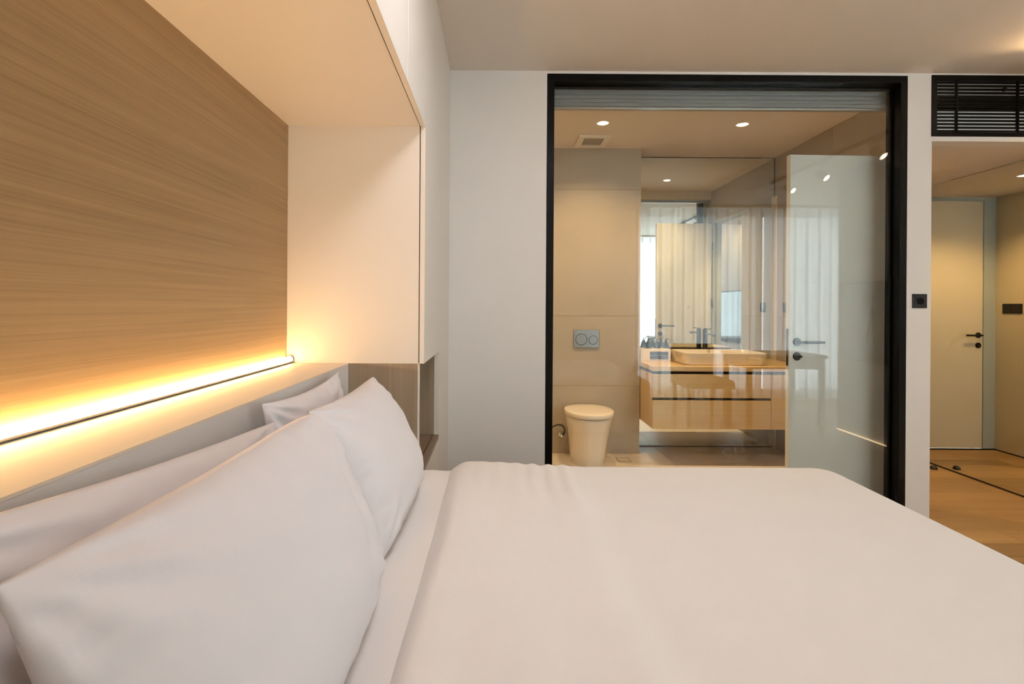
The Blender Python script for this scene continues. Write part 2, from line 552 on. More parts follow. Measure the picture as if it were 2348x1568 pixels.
# glazed partition
win = struct_root('window_1', ((GX0 + GX1) / 2, YW + 0.05, 0), 'black framed glass partition of the bathroom')
FX0, FX1, FZ1 = 0.299, 2.443, 2.636
fw = 0.042
box('frame_jamb', FX0, FX0 + fw, YW - 0.004, YW + 0.1, 0, FZ1, 'black', win, 0.002)
box('frame_jamb', FX1 - fw, FX1, YW - 0.004, YW + 0.1, 0, FZ1, 'black', win, 0.002)
box('frame_head', FX0 + fw, FX1 - fw, YW - 0.004, YW + 0.1, FZ1 - fw, FZ1, 'black', win, 0.002)
box('frame_sill', FX0 + fw, FX1 - fw, YW - 0.004, YW + 0.1, 0, 0.03, 'black', win, 0.002)
box('glazing_bead', FX1 - fw - 0.012, FX1 - fw, YW + 0.058, YW + 0.1, 0.03, FZ1 - fw, 'black', win, 0.001)
box('glazing_bead', FX0 + fw, FX0 + fw + 0.004, YW + 0.058, YW + 0.1, 0.03, FZ1 - fw, 'black', win, 0.001)
box('glazing_bead', FX0 + fw + 0.004, FX1 - fw - 0.012, YW + 0.058, YW + 0.1, FZ1 - fw - 0.010, FZ1 - fw, 'black', win, 0.001)
box('pane', FX0 + fw, FX1 - fw, YW + 0.044, YW + 0.054, 0.03, FZ1 - fw, 'glass', win)

# aluminium blind cassette hung behind the head of the partition
trk = thing('blind_cassette', 'grey aluminium blind cassette running along the top of the glass partition', 'blind cassette', (1.4, 3.27, 2.47))
box('channel', 0.30, BR - 0.005, 3.235, 3.315, 2.492, BC - 0.001, 'alu_grey', trk, 0.003)
box('rear_cover', 0.30, BR - 0.005, 3.316, 3.324, 2.500, BC - 0.001, 'vent', trk)
box('bottom_rail', 0.30, BR - 0.005, 3.240, 3.262, 2.478, 2.492, 'alu', trk, 0.003)
box('rib', 0.30, BR - 0.005, 3.226, 3.235, 2.512, 2.517, 'alu', trk)
box('rib', 0.30, BR - 0.005, 3.224, 3.235, 2.535, 2.547, 'alu', trk)
box('rib', 0.30, BR - 0.005, 3.222, 3.235, 2.560, 2.566, 'alu', trk)

# window behind the viewer
w2 = struct_root('window_2', ((WX0 + WX1) / 2, YB - 0.06, WZ0), 'large window behind the sheer curtains, seen in the glass and the mirror')
for xx in (WX0, (WX0 + WX1) / 2 - 0.025, WX1 - 0.05):
    box('window_frame', xx, xx + 0.05, YB - 0.09, YB - 0.04, WZ0, WZ1, 'black', w2)
for zz in (WZ0, WZ1 - 0.05):
    box('window_frame', WX0 + 0.05, WX1 - 0.05, YB - 0.09, YB - 0.04, zz, zz + 0.05, 'black', w2)
for k in range(2):
    a = WX0 + 0.05 if k == 0 else (WX0 + WX1) / 2 + 0.025
    b = (WX0 + WX1) / 2 - 0.025 if k == 0 else WX1 - 0.05
    box('pane', a, b, YB - 0.070, YB - 0.062, WZ0 + 0.05, WZ1 - 0.05, 'pane', w2)

# ------------------------------------------------------------------ headboard wall
hb = thing('headboard', 'oak veneer headboard panel with a cream ledge beneath it', 'headboard', (-0.7, 0.5, 0))
box('wood_panel', XH - 0.02, XH, YB + 0.001, YP - 0.001, 1.023, 1.953, 'panel', hb, label='horizontally grained oak wall panel')
box('ledge_top', XH - 0.02, XS, YB + 0.001, YP - 0.001, 1.018, 1.023, 'ledge', hb)
box('ledge_front', XH - 0.02, XS - 0.0005, YB + 0.001, YP - 0.001, 0, 1.018, 'ledge_front', hb)

led = thing('led_profile', 'glowing warm light strip in the corner between wood panel and ledge', 'light strip', (XH + 0.02, 0.5, 1.0235))
LY0, LY1 = YB + 0.01, YP - 0.012
def extrude_y(name, prof, mat, parent, y0, y1):
    bm = bmesh.new()
    ring = [[bm.verts.new((XH + p[0], yy, 1.0232 + p[1])) for p in prof] for yy in (y0, y1)]
    n = len(prof)
    for k in range(n):
        bm.faces.new((ring[0][k], ring[0][(k + 1) % n], ring[1][(k + 1) % n], ring[1][k]))
    bm.faces.new(ring[0]); bm.faces.new(list(reversed(ring[1])))
    bmesh.ops.recalc_face_normals(bm, faces=bm.faces[:])
    return link(name, bm, mat, parent)


# aluminium channel with a front lip, opal dome lying in it
extrude_y('channel', [(0.0005, 0), (0.021, 0), (0.0255, 0.004), (0.0262, 0.0080), (0.0252, 0.0080), (0.0244, 0.0055), (0.0200, 0.002), (0.0005, 0.002)], 'alu', led, LY0, LY1)
extrude_y('diffuser', [(0.001, 0.0022), (0.0195, 0.0022), (0.0238, 0.0060)] + [(0.0125 + 0.0118 * math.cos(a), 0.012 + 0.0125 * math.sin(a)) for a in [PI * k / 14 for k in range(15)]], 'led', led, LY0, LY1)
lathe('end_cap', [(0.0138, 0), (0.0142, 0.002), (0.0142, 0.008), (0.012, 0.010)], (XH + 0.0145, LY1, 1.0380), 'alu', led, 'Y', 24, label='grey round end cap')

# overhead cabinet
oc = thing('overhead_cabinet', 'cream overhead cabinet running above the bed', 'cabinet', (-0.55, 0.5, 1.953))
box('carcass', XH, XC - 0.0225, YB + 0.001, YP, 1.953, H - 0.001, 'lacquer', oc)
box('gap', XC - 0.0225, XC - 0.019, YB + 0.001, YP, 1.957, H - 0.001, 'dark', oc)
sy = [YB + 0.001, -0.36, 0.64, 1.640, YP - 0.001]
for i in range(4):
    box('door', XC - 0.019, XC, sy[i] + 0.0012, sy[i + 1] - (0.0012 if i < 3 else 0.0002), 1.950, H - 0.002, 'lacquer', oc, 0.0008, 1)

# tall cabinet beside the bed with the open niche
tc = thing('tall_cabinet', 'cream tall cabinet with a wood lined open niche beside the bed', 'cabinet', (-0.55, 2.6, 0))
YN0, YN1 = YP + 0.02, 2.60
NZ0, NZ1 = 0.615, 1.023
box('side_panel', XH, XC - 0.0225, YP, YN0, NZ1, H - 0.001, 'lacquer', tc)
box('gap', XC - 0.0225, XC - 0.019, YP + 0.004, YN1, NZ1 + 0.004, H - 0.001, 'dark', tc)
box('body', XH, XC - 0.0225, YN0, YN1, NZ1, H - 0.001, 'lacquer', tc)
box('door', XC - 0.019, XC, YP, YN1 - 0.0008, NZ1, H - 0.002, 'lacquer', tc, 0.0008, 1)
box('tall_door', XC - 0.019, XC, YN1 + 0.0008, YW - 0.001, 0.0, H - 0.002, 'lacquer', tc, 0.0008, 1)
box('tall_body', XH, XC - 0.0195, YN1 + 0.002, YW - 0.001, 0.0, H - 0.001, 'lacquer', tc)
box('divider_panel', XS, XC - 0.024, YP, YN0, 0, NZ1 - 0.0005, 'oak_v', tc, label='grey oak divider panel at the bed end')
box('divider_edge', XC - 0.024, XC - 0.019, YP - 0.0005, YN0, 0, NZ1 - 0.0005, 'lacquer', tc)
box('niche_back', XS - 0.02, XS, YN0, YN1, NZ0, NZ1 - 0.0005, 'oak_v', tc)
box('niche_side', XS, XC - 0.022, YN1 - 0.016, YN1, NZ0, NZ1 - 0.0005, 'oak_v', tc)
box('niche_edge', XC - 0.022, XC, YN1 - 0.016, YN1, NZ0, NZ1 - 0.0005, 'lacquer', tc, label='cream front edge of the niche')
ns = thing('nightstand', 'built-in nightstand with an oak top under the open niche', 'nightstand', (-0.43, 2.33, 0))
box('top', XS, XC - 0.030, YN0, YN1 - 0.001, NZ0 - 0.02, NZ0 - 0.001, 'oak_h', ns)
box('top_edge', XC - 0.026, XC, YN0, YN1 - 0.001, NZ0 - 0.022, NZ0 - 0.001, 'oak_h', ns, 0.001)
box('body', XS, XC - 0.024, YN0, YN1 - 0.001, 0, NZ0 - 0.022, 'lacquer', ns)
for k in range(2):
    box('drawer', XC - 0.020, XC - 0.002, YN0 + 0.002, YN1 - 0.003, 0.01 + k * 0.29, 0.295 + k * 0.287, 'lacquer', ns, 0.001, 1)

# ------------------------------------------------------------------ bed
BX0, BX1, BY0, BY1 = XS + 0.03, 1.265, 0.36, 2.005


def cloth_top(name, mat, x0, x1, y0, y1, ztop, zlow, r, R, height, parent=None, nx=150, ny=130):
    """cloth lying on a block and hanging down its sides: rounded plan corner R, edge roll r"""
    bm = bmesh.new()
    ix0, ix1, iy0, iy1 = x0 + R, x1 - R, y0 + R, y1 - R
    drop = ztop - zlow
    ext = R - r + r * PI / 2 + (drop - r)
    grid = []

    def axis(a, b, n):
        core = [a + (b - a) * i / n for i in range(n + 1)]
        ed = [0.012 * k for k in range(1, 16)] + [0.18 + (ext - 0.18) * k / 8 for k in range(1, 9)]
        return [a - e for e in reversed(ed)] + core + [b + e for e in ed]
    X = axis(ix0, ix1, nx); Y = axis(iy0, iy1, ny)
    for px in X:
        rowv = []
        for py in Y:
            qx, qy = min(max(px, ix0), ix1), min(max(py, iy0), iy1)
            dx, dy = px - qx, py - qy
            d = max(abs(dx), abs(dy)) if dx and dy else math.hypot(dx, dy)
            L = math.hypot(dx, dy)
            nx_, ny_ = (dx / L, dy / L) if L > 1e-9 else (0, 0)
            e = d - (R - r)
            if e <= 0:
                hx, z = d, 0.0
            elif e < r * PI / 2:
                hx, z = (R - r) + r * math.sin(e / r), -r * (1 - math.cos(e / r))
            else:
                hx, z = R, -r - (e - r * PI / 2)
            wx, wy = qx + nx_ * hx, qy + ny_ * hx
            wz = ztop + z
            k = max(0.0, 1.0 - max(0.0, -z) / 0.06)
            wz += height(wx, wy) * k
            if z < -r:   # soft folds of the hanging part
                s = min(1.0, (-z - r) / 0.2) * 0.008
                w_ = math.sin((wx + wy) * 23.0) * s
                wx += nx_ * w_; wy += ny_ * w_
            rowv.append(bm.verts.new((wx, wy, wz)))
        grid.append(rowv)
    for i in range(len(X) - 1):
        for j in range(len(Y) - 1):
            bm.faces.new((grid[i][j], grid[i + 1][j], grid[i + 1][j + 1], grid[i][j + 1]))
    bmesh.ops.recalc_face_normals(bm, faces=bm.faces[:])
    if sum(f.normal.z for f in bm.faces) < 0:
        bmesh.ops.reverse_faces(bm, faces=bm.faces[:])
    return link(name, bm, mat, parent, smooth=True)


def nz(x, y, s, o=0.0):
    return noise.noise(Vector((x * s + o, y * s - o, o * 1.7)))


def sm(a, b, x):
    t = min(1, max(0, (x - a) / (b - a)))
    return t * t * (3 - 2 * t)


bed = thing('bed', 'wide bed with a white sheeted mattress along the wood panelled wall', 'bed', (0.35, 1.18, 0))
box('bed_base', BX0 + 0.02, BX1 - 0.02, BY0 + 0.02, BY1 - 0.02, 0.0, 0.34, 'base', bed, 0.02)
SZ = 0.638


def sheet_h(x, y):
    h = 0.0015 * nz(x, y, 6.0, 3.1)
    # soft wrinkles near the far side, between the pillow and the fold
    k = sm(1.55, 1.95, y) * sm(-0.30, -0.22, x)
    h += k * 0.004 * math.sin(x * 60 + 2 * nz(x, y, 5) + y * 8) * (0.5 + nz(x, y, 4, 1.0))
    return h


cloth_top('mattress', 'sheet', BX0, BX1 - 0.012, BY0 + 0.01, BY1 - 0.012, SZ, 0.33, 0.05, 0.09, sheet_h, bed, 90, 80)

FXA, FXB = -0.165, 0.30      # turned-back band of the duvet


def duvet_h(x, y):
    h = 0.0012 * nz(x, y, 3.0, 5.0)
    edge = FXA + 0.014 * nz(0, y, 2.2, 9.0) - 0.012 * sm(1.2, 0.6, y)
    band = sm(edge, edge + 0.048, x) * (1 - sm(FXB - 0.075 + 0.03 * nz(0, y, 1.8, 2.0), FXB + 0.035, x))
    h += (0.034 - 0.018 * sm(-0.08, 0.22, x)) * band * (1 - 0.55 * sm(1.45, 2.0, y))
    # light creases across the band, strongest near the far side
    k = band * sm(1.25, 1.9, y)
    h += k * 0.0040 * math.sin(x * 105 + 3.0 * nz(x, y, 3.0, 7.0)) * (0.3 + sm(0.02, 0.2, x)) * (0.55 + nz(x * 0.6, y, 2.4, 4.0))
    h += band * 0.004 * nz(x * 2.2, y * 0.6, 4.0, 6.0)
    # fold lip
    h += 0.002 * math.exp(-((x - edge - 0.085) / 0.025) ** 2)
    return h


duv = cloth_top('duvet', 'duvet', FXA - 0.03, 1.298, 0.335, 2.030, 0.6450, 0.22, 0.055, 0.10, lambda x, y: duvet_h(x, y) - 0.02 * (1 - sm(FXA - 0.03, FXA + 0.01, x)), None, 190, 130)
md = duv.modifiers.new('thickness', 'SOLIDIFY'); md.thickness = 0.004; md.offset = -1
tag(duv, 'smooth white duvet with its head end turned back across the bed', 'duvet')


def pillow(label, base, W, Hh, T, lean, yaw, seed, sag=0.0, group='white pillows propped on the bed', crease=0.0, roll=0.0, corner=0.11, rc=0.0):
    """base: centre of the lower edge on the bed; lean: tilt of the top towards the headboard"""
    bm = bmesh.new()
    N = 64
    rows = {1: [], -1: []}
    ex = Vector((math.sin(yaw), math.cos(yaw), 0))             # along the bed's width
    upv = Vector((-math.sin(lean), 0, math.cos(lean)))
    nrm = ex.cross(upv).normalized()
    if nrm.x < 0: nrm = -nrm
    cr, sr = math.cos(roll), math.sin(roll)
    ex, upv = ex * cr + upv * sr, upv * cr - ex * sr
    rnd = random.Random(seed)
    ph = [rnd.uniform(0, 6.28) for _ in range(8)]
    def pt(u, v, side):
        # concave edges between pointed corners
        au = 1 - corner * (1 - v * v) ** 1.0 * abs(u) ** 3
        av = 1 - corner * 1.25 * (1 - u * u) ** 1.0 * abs(v) ** 3
        soft = 1 - rc * (max(0, u) * max(0, v)) ** 3 - 0.02 * (abs(u) * abs(v)) ** 4
        a = W / 2 * u * au * soft
        b = Hh / 2 * v * av * soft
        t = T / 2 * max(0.0, (1 - abs(u) ** 2.3)) ** 0.55 * max(0.0, (1 - abs(v) ** 2.3)) ** 0.55
        # fuller towards the lower half
        t *= 1.0 + 0.20 * (-v)
        wr = 0.006 * nz(u * 1.3, v * 1.3, 2.6, seed * 1.3) * min(1, t / 0.02)
        # radial creases from corners
        for cu, cv, p in ((1, 1, ph[0]), (-1, 1, ph[1]), (1, -1, ph[2]), (-1, -1, ph[3])):
            du, dv = u - cu, v - cv
            rr = math.hypot(du, dv)
            an = math.atan2(dv, du)
            wr += 0.0045 * math.sin(an * 13 + p + 1.5 * nz(u, v, 2.0, seed)) * math.exp(-((rr - 0.42) / 0.24) ** 2)
        # edge gathers
        eg = max(abs(u), abs(v))
        wr += 0.0016 * math.sin((u if abs(v) > abs(u) else v) * 34 + ph[4] + 2 * nz(u, v, 3, seed)) * sm(0.62, 0.9, eg) * (1 - sm(0.93, 1.0, eg))
        if crease:
            wr -= crease * math.exp(-((u - 0.55 - 0.10 * v) / 0.05) ** 2) * (1 - sm(0.5, 0.95, abs(v)))
        off = (t + wr) if side > 0 else -(t * 0.8)
        p = Vector(base) + ex * a + upv * (b + Hh / 2) + nrm * off
        # top sags forward slightly
        p += nrm * (sag * max(0, v) ** 2)
        if p.z < SZ + 0.004:
            p.z = SZ + 0.004 - 0.02 * (SZ + 0.004 - p.z)
        if p.x < XS + 0.006:
            p.x = XS + 0.006 - 0.02 * (XS + 0.006 - p.x)
        return p
    U = [math.sin(PI / 2 * (-1 + 2 * i / N)) * 0.35 + 0.65 * (-1 + 2 * i / N) for i in range(N + 1)]
    front = [[bm.verts.new(pt(u, v, 1)) for v in U] for u in U]
    back = [[None] * (N + 1) for _ in U]
    for i, u in enumerate(U):
        for j, v in enumerate(U):
            back[i][j] = front[i][j] if i in (0, N) or j in (0, N) else bm.verts.new(pt(u, v, -1))
    for i in range(N):
        for j in range(N):
            bm.faces.new((front[i][j], front[i + 1][j], front[i + 1][j + 1], front[i][j + 1]))
            bm.faces.new((back[i][j], back[i][j + 1], back[i + 1][j + 1], back[i + 1][j]))
    bmesh.ops.recalc_face_normals(bm, faces=bm.faces[:])
    o = link('pillow', bm, 'pillow', None, smooth=True)
    # piping seam around the edge
    tag(o, label, 'pillow', group)
    return o


pillow('back pillow nearest the viewer, leaning on the ledge, cut off by the left edge', (-0.470, 0.765, SZ - 0.012), 0.87, 0.395, 0.13, 0.13, 0.0, 1, roll=-0.085, corner=0.05)
pillow('far back pillow leaning on the ledge with a pointed far top corner', (-0.487, 1.495, SZ - 0.004), 0.60, 0.395, 0.11, 0.13, 0.0, 2, corner=0.09)
pillow('large front pillow nearest the viewer with its corner pointing left', (-0.268, 0.815, SZ - 0.012), 0.74, 0.425, 0.19, 0.34, 0.05, 3, crease=0.006, roll=0.035, corner=0.05, rc=0.09)
pillow('front pillow at the far side of the bed beside the wooden niche', (-0.268, 1.53, SZ - 0.004), 0.66, 0.41, 0.19, 0.42, 0.0, 4, corner=0.07, rc=0.03)

# ------------------------------------------------------------------ doors
def lever_set(parent, x, y, z, direction, face, thumb=True):
    """black lever on a round rose and a lock rose below it; face = -1 front (towards -Y) or +1"""
    f = face
    lathe('rose', [(0.025, 0), (0.025, 0.006 * f), (0.023, 0.008 * f)], (x, y, z), 'black_matte', parent, 'Y', 28)
    h = tube('lever', [(x, y + 0.008 * f, z), (x, y + 0.045 * f, z), (x + 0.012 * direction, y + 0.052 * f, z), (x + 0.145 * direction, y + 0.052 * f, z)], 0.0085, 'black_matte', parent, 12, False)
    r2 = lathe('lock_rose', [(0.025, 0), (0.025, 0.006 * f), (0.023, 0.008 * f)], (x, y, z - 0.091), 'black_matte', parent, 'Y', 28)
    if thumb:
        box('thumb_turn', x - 0.004 + 0.012 * direction, x + 0.020 * direction + 0.004, min(y + 0.008 * f, y + 0.024 * f), max(y + 0.008 * f, y + 0.024 * f), z - 0.097, z - 0.085, 'black_matte', r2, 0.002)


# bathroom door: open, standing just behind the glass
d1 = struct_root('door_1', (BR - 0.012, 3.345, 0), 'open white bathroom door behind the glass')
DX0, DX1, DYF = 1.854, BR - 0.014, 3.325
box('leaf', DX0, DX1, DYF, DYF + 0.04, 0.008, 2.220, 'door', d1, 0.0015)
lever_set(d1, 1.902, DYF, 1.037, 1, -1)
lever_set(d1, 1.902, DYF + 0.04, 1.037, 1, 1, False)
box('latch_plate', DX0 - 0.0015, DX0, DYF + 0.010, DYF + 0.032, 0.885, 1.12, 'black_matte', d1)
for zz in (0.25, 1.25, 1.90):
    box('hinge', DX1 - 0.002, BR - 0.001, DYF + 0.030, DYF + 0.052, zz, zz + 0.10, 'black_matte', d1, 0.002)
d1.rotation_euler = (0, 0, 0.03)

# entrance door (seen in the hall mirror)
d2 = struct_root('door_2', (3.06, YE, 0), 'cream entrance door at the end of the hall, seen in the mirror')
box('door_frame', 2.592, 2.698, YE - 0.002, YE + 0.05, 0, 2.245, 'frame_grey', d2)
box('door_frame', 2.698, XMIR - 0.001, YE - 0.002, YE + 0.05, 2.215, 2.245, 'frame_grey', d2)
box('leaf', 2.701, XMIR - 0.004, YE + 0.004, YE + 0.046, 0.014, 2.212, 'door_warm', d2, 0.0015)
lever_set(d2, 2.742, YE + 0.004, 1.02, 1, -1)

# ------------------------------------------------------------------ bathroom things
mir = thing('bathroom_mirror', 'floor to ceiling mirror behind the wash basin', 'mirror', (1.865, YM, 0))
box('mirror_glass', 1.231, BR - 0.008, YM, YM + 0.011, 0.008, BC - 0.008, 'mirror', mir)
box('edge_strip', BR - 0.008, BR - 0.001, YM + 0.001, YM + 0.011, 0.0, BC - 0.001, 'dark', mir)
box('edge_strip', 1.231, BR - 0.008, YM + 0.001, YM + 0.011, BC - 0.008, BC - 0.001, 'dark', mir)
box('edge_strip', 1.231, BR - 0.008, YM + 0.001, YM + 0.011, 0.0, 0.008, 'dark', mir)

# downlights
def downlight(x, y, z, label, watts, col, group, blend=1.0, angle=142):
    t = thing('downlight', label, 'downlight', (x, y, z - 0.012), group)
    lathe('trim', [(0.030, 0.0), (0.041, -0.001), (0.043, -0.004), (0.043, 0.0)][::-1], (x, y, z), 'vent', t, 'Z', 28)
    lathe('lens', [(0.0, -0.0046), (0.030, -0.0046), (0.030, -0.0042), (0.0, -0.0042)], (x, y, z), 'lens', t, 'Z', 28)
    l = bpy.data.lights.new('downlight_lamp', 'SPOT'); l.energy = watts; l.color = col
    l.spot_size = math.radians(angle); l.spot_blend = blend; l.shadow_soft_size = 0.022
    lo = bpy.data.objects.new('downlight_lamp', l); COL.objects.link(lo)
    lo.parent = t; lo.location = (0, 0, -0.018)
    return t


G = 'recessed bathroom downlights'
downlight(0.777, 3.84, BC, 'round bathroom ceiling downlight above the toilet', BATH_W, WARM2, G)
downlight(1.805, 3.85, BC, 'round bathroom ceiling downlight in front of the wash basin', BATH_W, WARM2, G)
downlight(-0.25, 3.85, BC, 'bathroom ceiling downlight hidden left of the partition', BATH_W, WARM2, G)
downlight(3.12, 3.89, HC, 'hall ceiling downlight, seen in the mirror at the right edge', HALL_W, WARM, 'hall downlights', 0.6, 140)

# exhaust fan
ef = thing('exhaust_fan', 'square cream exhaust fan grille on the bathroom ceiling', 'exhaust fan', (0.775, 4.25, BC - 0.015))
boxes('frame', [(0.650, 0.900, 4.115, 4.155, BC - 0.014, BC - 0.0005), (0.650, 0.900, 4.340, 4.385, BC - 0.014, BC - 0.0005),
                (0.650, 0.695, 4.155, 4.340, BC - 0.014, BC - 0.0005), (0.855, 0.900, 4.155, 4.340, BC - 0.014, BC - 0.0005)], 'vent', ef)
for k in range(9):
    yy = 4.160 + k * 0.0205
    box('slat', 0.695, 0.855, yy, yy + 0.012, BC - 0.010, BC - 0.006, 'vent_dark', ef)
box('backing', 0.695, 0.855, 4.155, 4.340, BC - 0.004, BC - 0.0006, 'vent_dark', ef)

# toilet
TXc = 0.752


def oval(cx, y0, y1, w, k, n=48, p=2.3):
    """D-shaped plan outline: blunt at the wall (y1), rounded at the front (y0)"""
    pts = []
    cy = y0 + (y1 - y0) * 0.52
    for i in range(n):
        a = 2 * PI * i / n
        c, s = math.cos(a), math.sin(a)
        px = math.copysign(abs(c) ** (2 / p), c) * w / 2
        ly = (y1 - cy) if s > 0 else (cy - y0)
        pp = 2.5 if s > 0 else 2.05
        py = math.copysign(abs(s) ** (2 / pp), s) * ly
        if s <= 0:
            px = math.copysign(abs(c) ** (2 / 2.1), c) * w / 2
        else:
            px = math.copysign(abs(c) ** (2 / 2.3), c) * w / 2
        pts.append((cx + px, cy + py))
    return pts


def loft(name, secs, mat, parent, cap=True):
    bm = bmesh.new(); rings = []
    for z, pts in secs:
        rings.append([bm.verts.new((p[0], p[1], z if not callable(z) else z(p[0], p[1]))) for p in pts])
    for a, b in zip(rings[:-1], rings[1:]):
        n = len(a)
        for k in range(n):
            bm.faces.new((a[k], a[(k + 1) % n], b[(k + 1) % n], b[k]))
    if cap:
        bm.faces.new(list(reversed(rings[0]))); bm.faces.new(rings[-1])
    bmesh.ops.recalc_face_normals(bm, faces=bm.faces[:])
    return sharp_smooth(link(name, bm, mat, parent), 40)


toi = thing('toilet', 'white back-to-wall toilet with its lid closed', 'toilet', (TXc, 4.2, 0))
secs = []
for z, w, y0 in ((0.0, 0.262, 4.075), (0.015, 0.272, 4.068), (0.10, 0.292, 4.045), (0.20, 0.312, 4.020), (0.30, 0.345, 3.985), (0.36, 0.366, 3.960), (0.378, 0.368, 3.958), (0.385, 0.362, 3.963)):
    secs.append((z, oval(TXc, y0, YT - 0.002, w, 0)))
loft('bowl', secs, 'ceramic', toi)
loft('hinge_gap', [(0.3852, oval(TXc, 3.975, 4.425, 0.348, 0)), (0.3912, oval(TXc, 3.975, 4.425, 0.348, 0))], 'dark', toi)
loft('seat', [(0.3913, oval(TXc, 3.956, 4.425, 0.374, 0)), (0.393, oval(TXc, 3.951, 4.428, 0.380, 0)), (0.400, oval(TXc, 3.951, 4.428, 0.380, 0)), (0.4015, oval(TXc, 3.956, 4.425, 0.374, 0))], 'ceramic_lid', toi)
def sc_oval(k, cx=TXc):
    base_ = oval(cx, 3.944, 4.432, 0.388, 0)
    cy = 4.19
    return [(cx + (p[0] - cx) * k, cy + (p[1] - cy) * k) for p in base_]
loft('lid', [(0.402, sc_oval(0.985)), (0.405, sc_oval(1.0)), (0.418, sc_oval(1.0)), (0.426, sc_oval(0.985)), (0.429, sc_oval(0.95)), (0.433, sc_oval(0.7)), (0.435, sc_oval(0.4)), (0.4355, sc_oval(0.1))], 'ceramic_lid', toi)
# water supply
hs = tag(tube('supply_hose', [(0.365, 4.36, 0.02), (0.378, 4.35, 0.10), (0.42, 4.34, 0.20), (0.495, 4.345, 0.262), (0.555, 4.36, 0.262), (0.582, 4.38, 0.225), (0.580, 4.40, 0.185), (0.562, 4.415, 0.166)], 0.0065, 'hose'), 'black braided hose curving beside the toilet', 'hose')
vl = thing('angle_valve', 'small chrome angle valve on the tiles beside the toilet', 'valve', (0.560, YT, 0.16))
lathe('wall_rose', [(0.020, 0), (0.020, -0.004), (0.012, -0.008)], (0.560, YT, 0.163), 'chrome', vl, 'Y', 20)
lathe('body', [(0.009, -0.008), (0.009, -0.045), (0.012, -0.047), (0.012, -0.062), (0.008, -0.066)], (0.560, YT, 0.163), 'chrome', vl, 'Y', 20)
# flush plate
fp = thing('flush_plate', 'satin grey dual flush plate on the tiles above the toilet', 'flush plate', (0.77, YT, 0.9))
box('plate', 0.664, 0.879, YT - 0.012, YT - 0.0005, 0.903, 1.053, 'flush', fp, 0.002)
lathe('button_ring', [(0.0490, 0), (0.0490, -0.0012), (0.0455, -0.0012), (0.0455, 0)], (0.728, YT - 0.012, 0.972), 'black_matte', fp, 'Y', 40)
lathe('button', [(0.0455, 0), (0.0455, -0.002), (0.0445, -0.003)], (0.728, YT - 0.012, 0.972), 'flush', fp, 'Y', 40, label='large round flush button', deg=15)
lathe('button_ring', [(0.0385, 0), (0.0385, -0.0012), (0.0350, -0.0012), (0.0350, 0)], (0.829, YT - 0.012, 0.968), 'black_matte', fp, 'Y', 40)
lathe('button', [(0.0350, 0), (0.0350, -0.002), (0.0340, -0.003)], (0.829, YT - 0.012, 0.968), 'flush', fp, 'Y', 40, label='small round flush button', deg=15)
# floor drain
dr = thing('floor_drain', 'square tile-in floor drain on the floor right of the toilet', 'drain', (1.05, 4.28, 0))
boxes('slot', [(1.000, 1.105, 4.225, 4.229, 0.0002, 0.0012), (1.000, 1.105, 4.333, 4.337, 0.0002, 0.0012),
               (1.000, 1.004, 4.229, 4.333, 0.0002, 0.0012), (1.101, 1.105, 4.229, 4.333, 0.0002, 0.0012)], 'dark', dr)
box('cover', 1.004, 1.101, 4.229, 4.333, 0.0002, 0.0014, 'tile_floor', dr)

# vanity
VY = 4.105
va = thing('vanity_cabinet', 'wall hung honey oak vanity cabinet with two drawers', 'vanity', (1.85, 4.4, 0.285))
VX0, VX1 = 1.236, 2.165
box('carcass', VX0, BR - 0.002, VY + 0.020, YM - 0.002, 0.285, 0.714, 'vanity', va)
box('shadow_gap', VX0 + 0.004, BR - 0.002, VY + 0.030, YM - 0.002, 0.714, 0.738, 'dark', va)
box('drawer', VX0, VX1 - 0.0015, VY, VY + 0.0195, 0.531, 0.714, 'vanity', va, 0.001, 1)
box('drawer', VX0, VX1 - 0.0015, VY, VY + 0.0195, 0.285, 0.510, 'vanity', va, 0.001, 1)
box('drawer_gap', VX0 + 0.002, VX1, VY + 0.012, VY + 0.0195, 0.510, 0.531, 'dark', va)
box('filler_panel', VX1 + 0.0015, BR - 0.002, VY + 0.001, VY + 0.0195, 0.285, 0.714, 'vanity', va, 0.001, 1)
tag(box('countertop', VX0 - 0.002, BR - 0.002, VY - 0.002, YM - 0.002, 0.738, 0.775, 'counter', None, 0.0015), 'honey oak worktop under the wash basin', 'worktop')

# wash basin: hollow box with soft corners
def rrect(x0, x1, y0, y1, r, n=6):
    pts = []
    for cx, cy, a0 in ((x1 - r, y1 - r, 0), (x0 + r, y1 - r, PI / 2), (x0 + r, y0 + r, PI), (x1 - r, y0 + r, 3 * PI / 2)):
        for k in range(n + 1):
            a = a0 + PI / 2 * k / n
            pts.append((cx + r * math.cos(a), cy + r * math.sin(a)))
    return pts


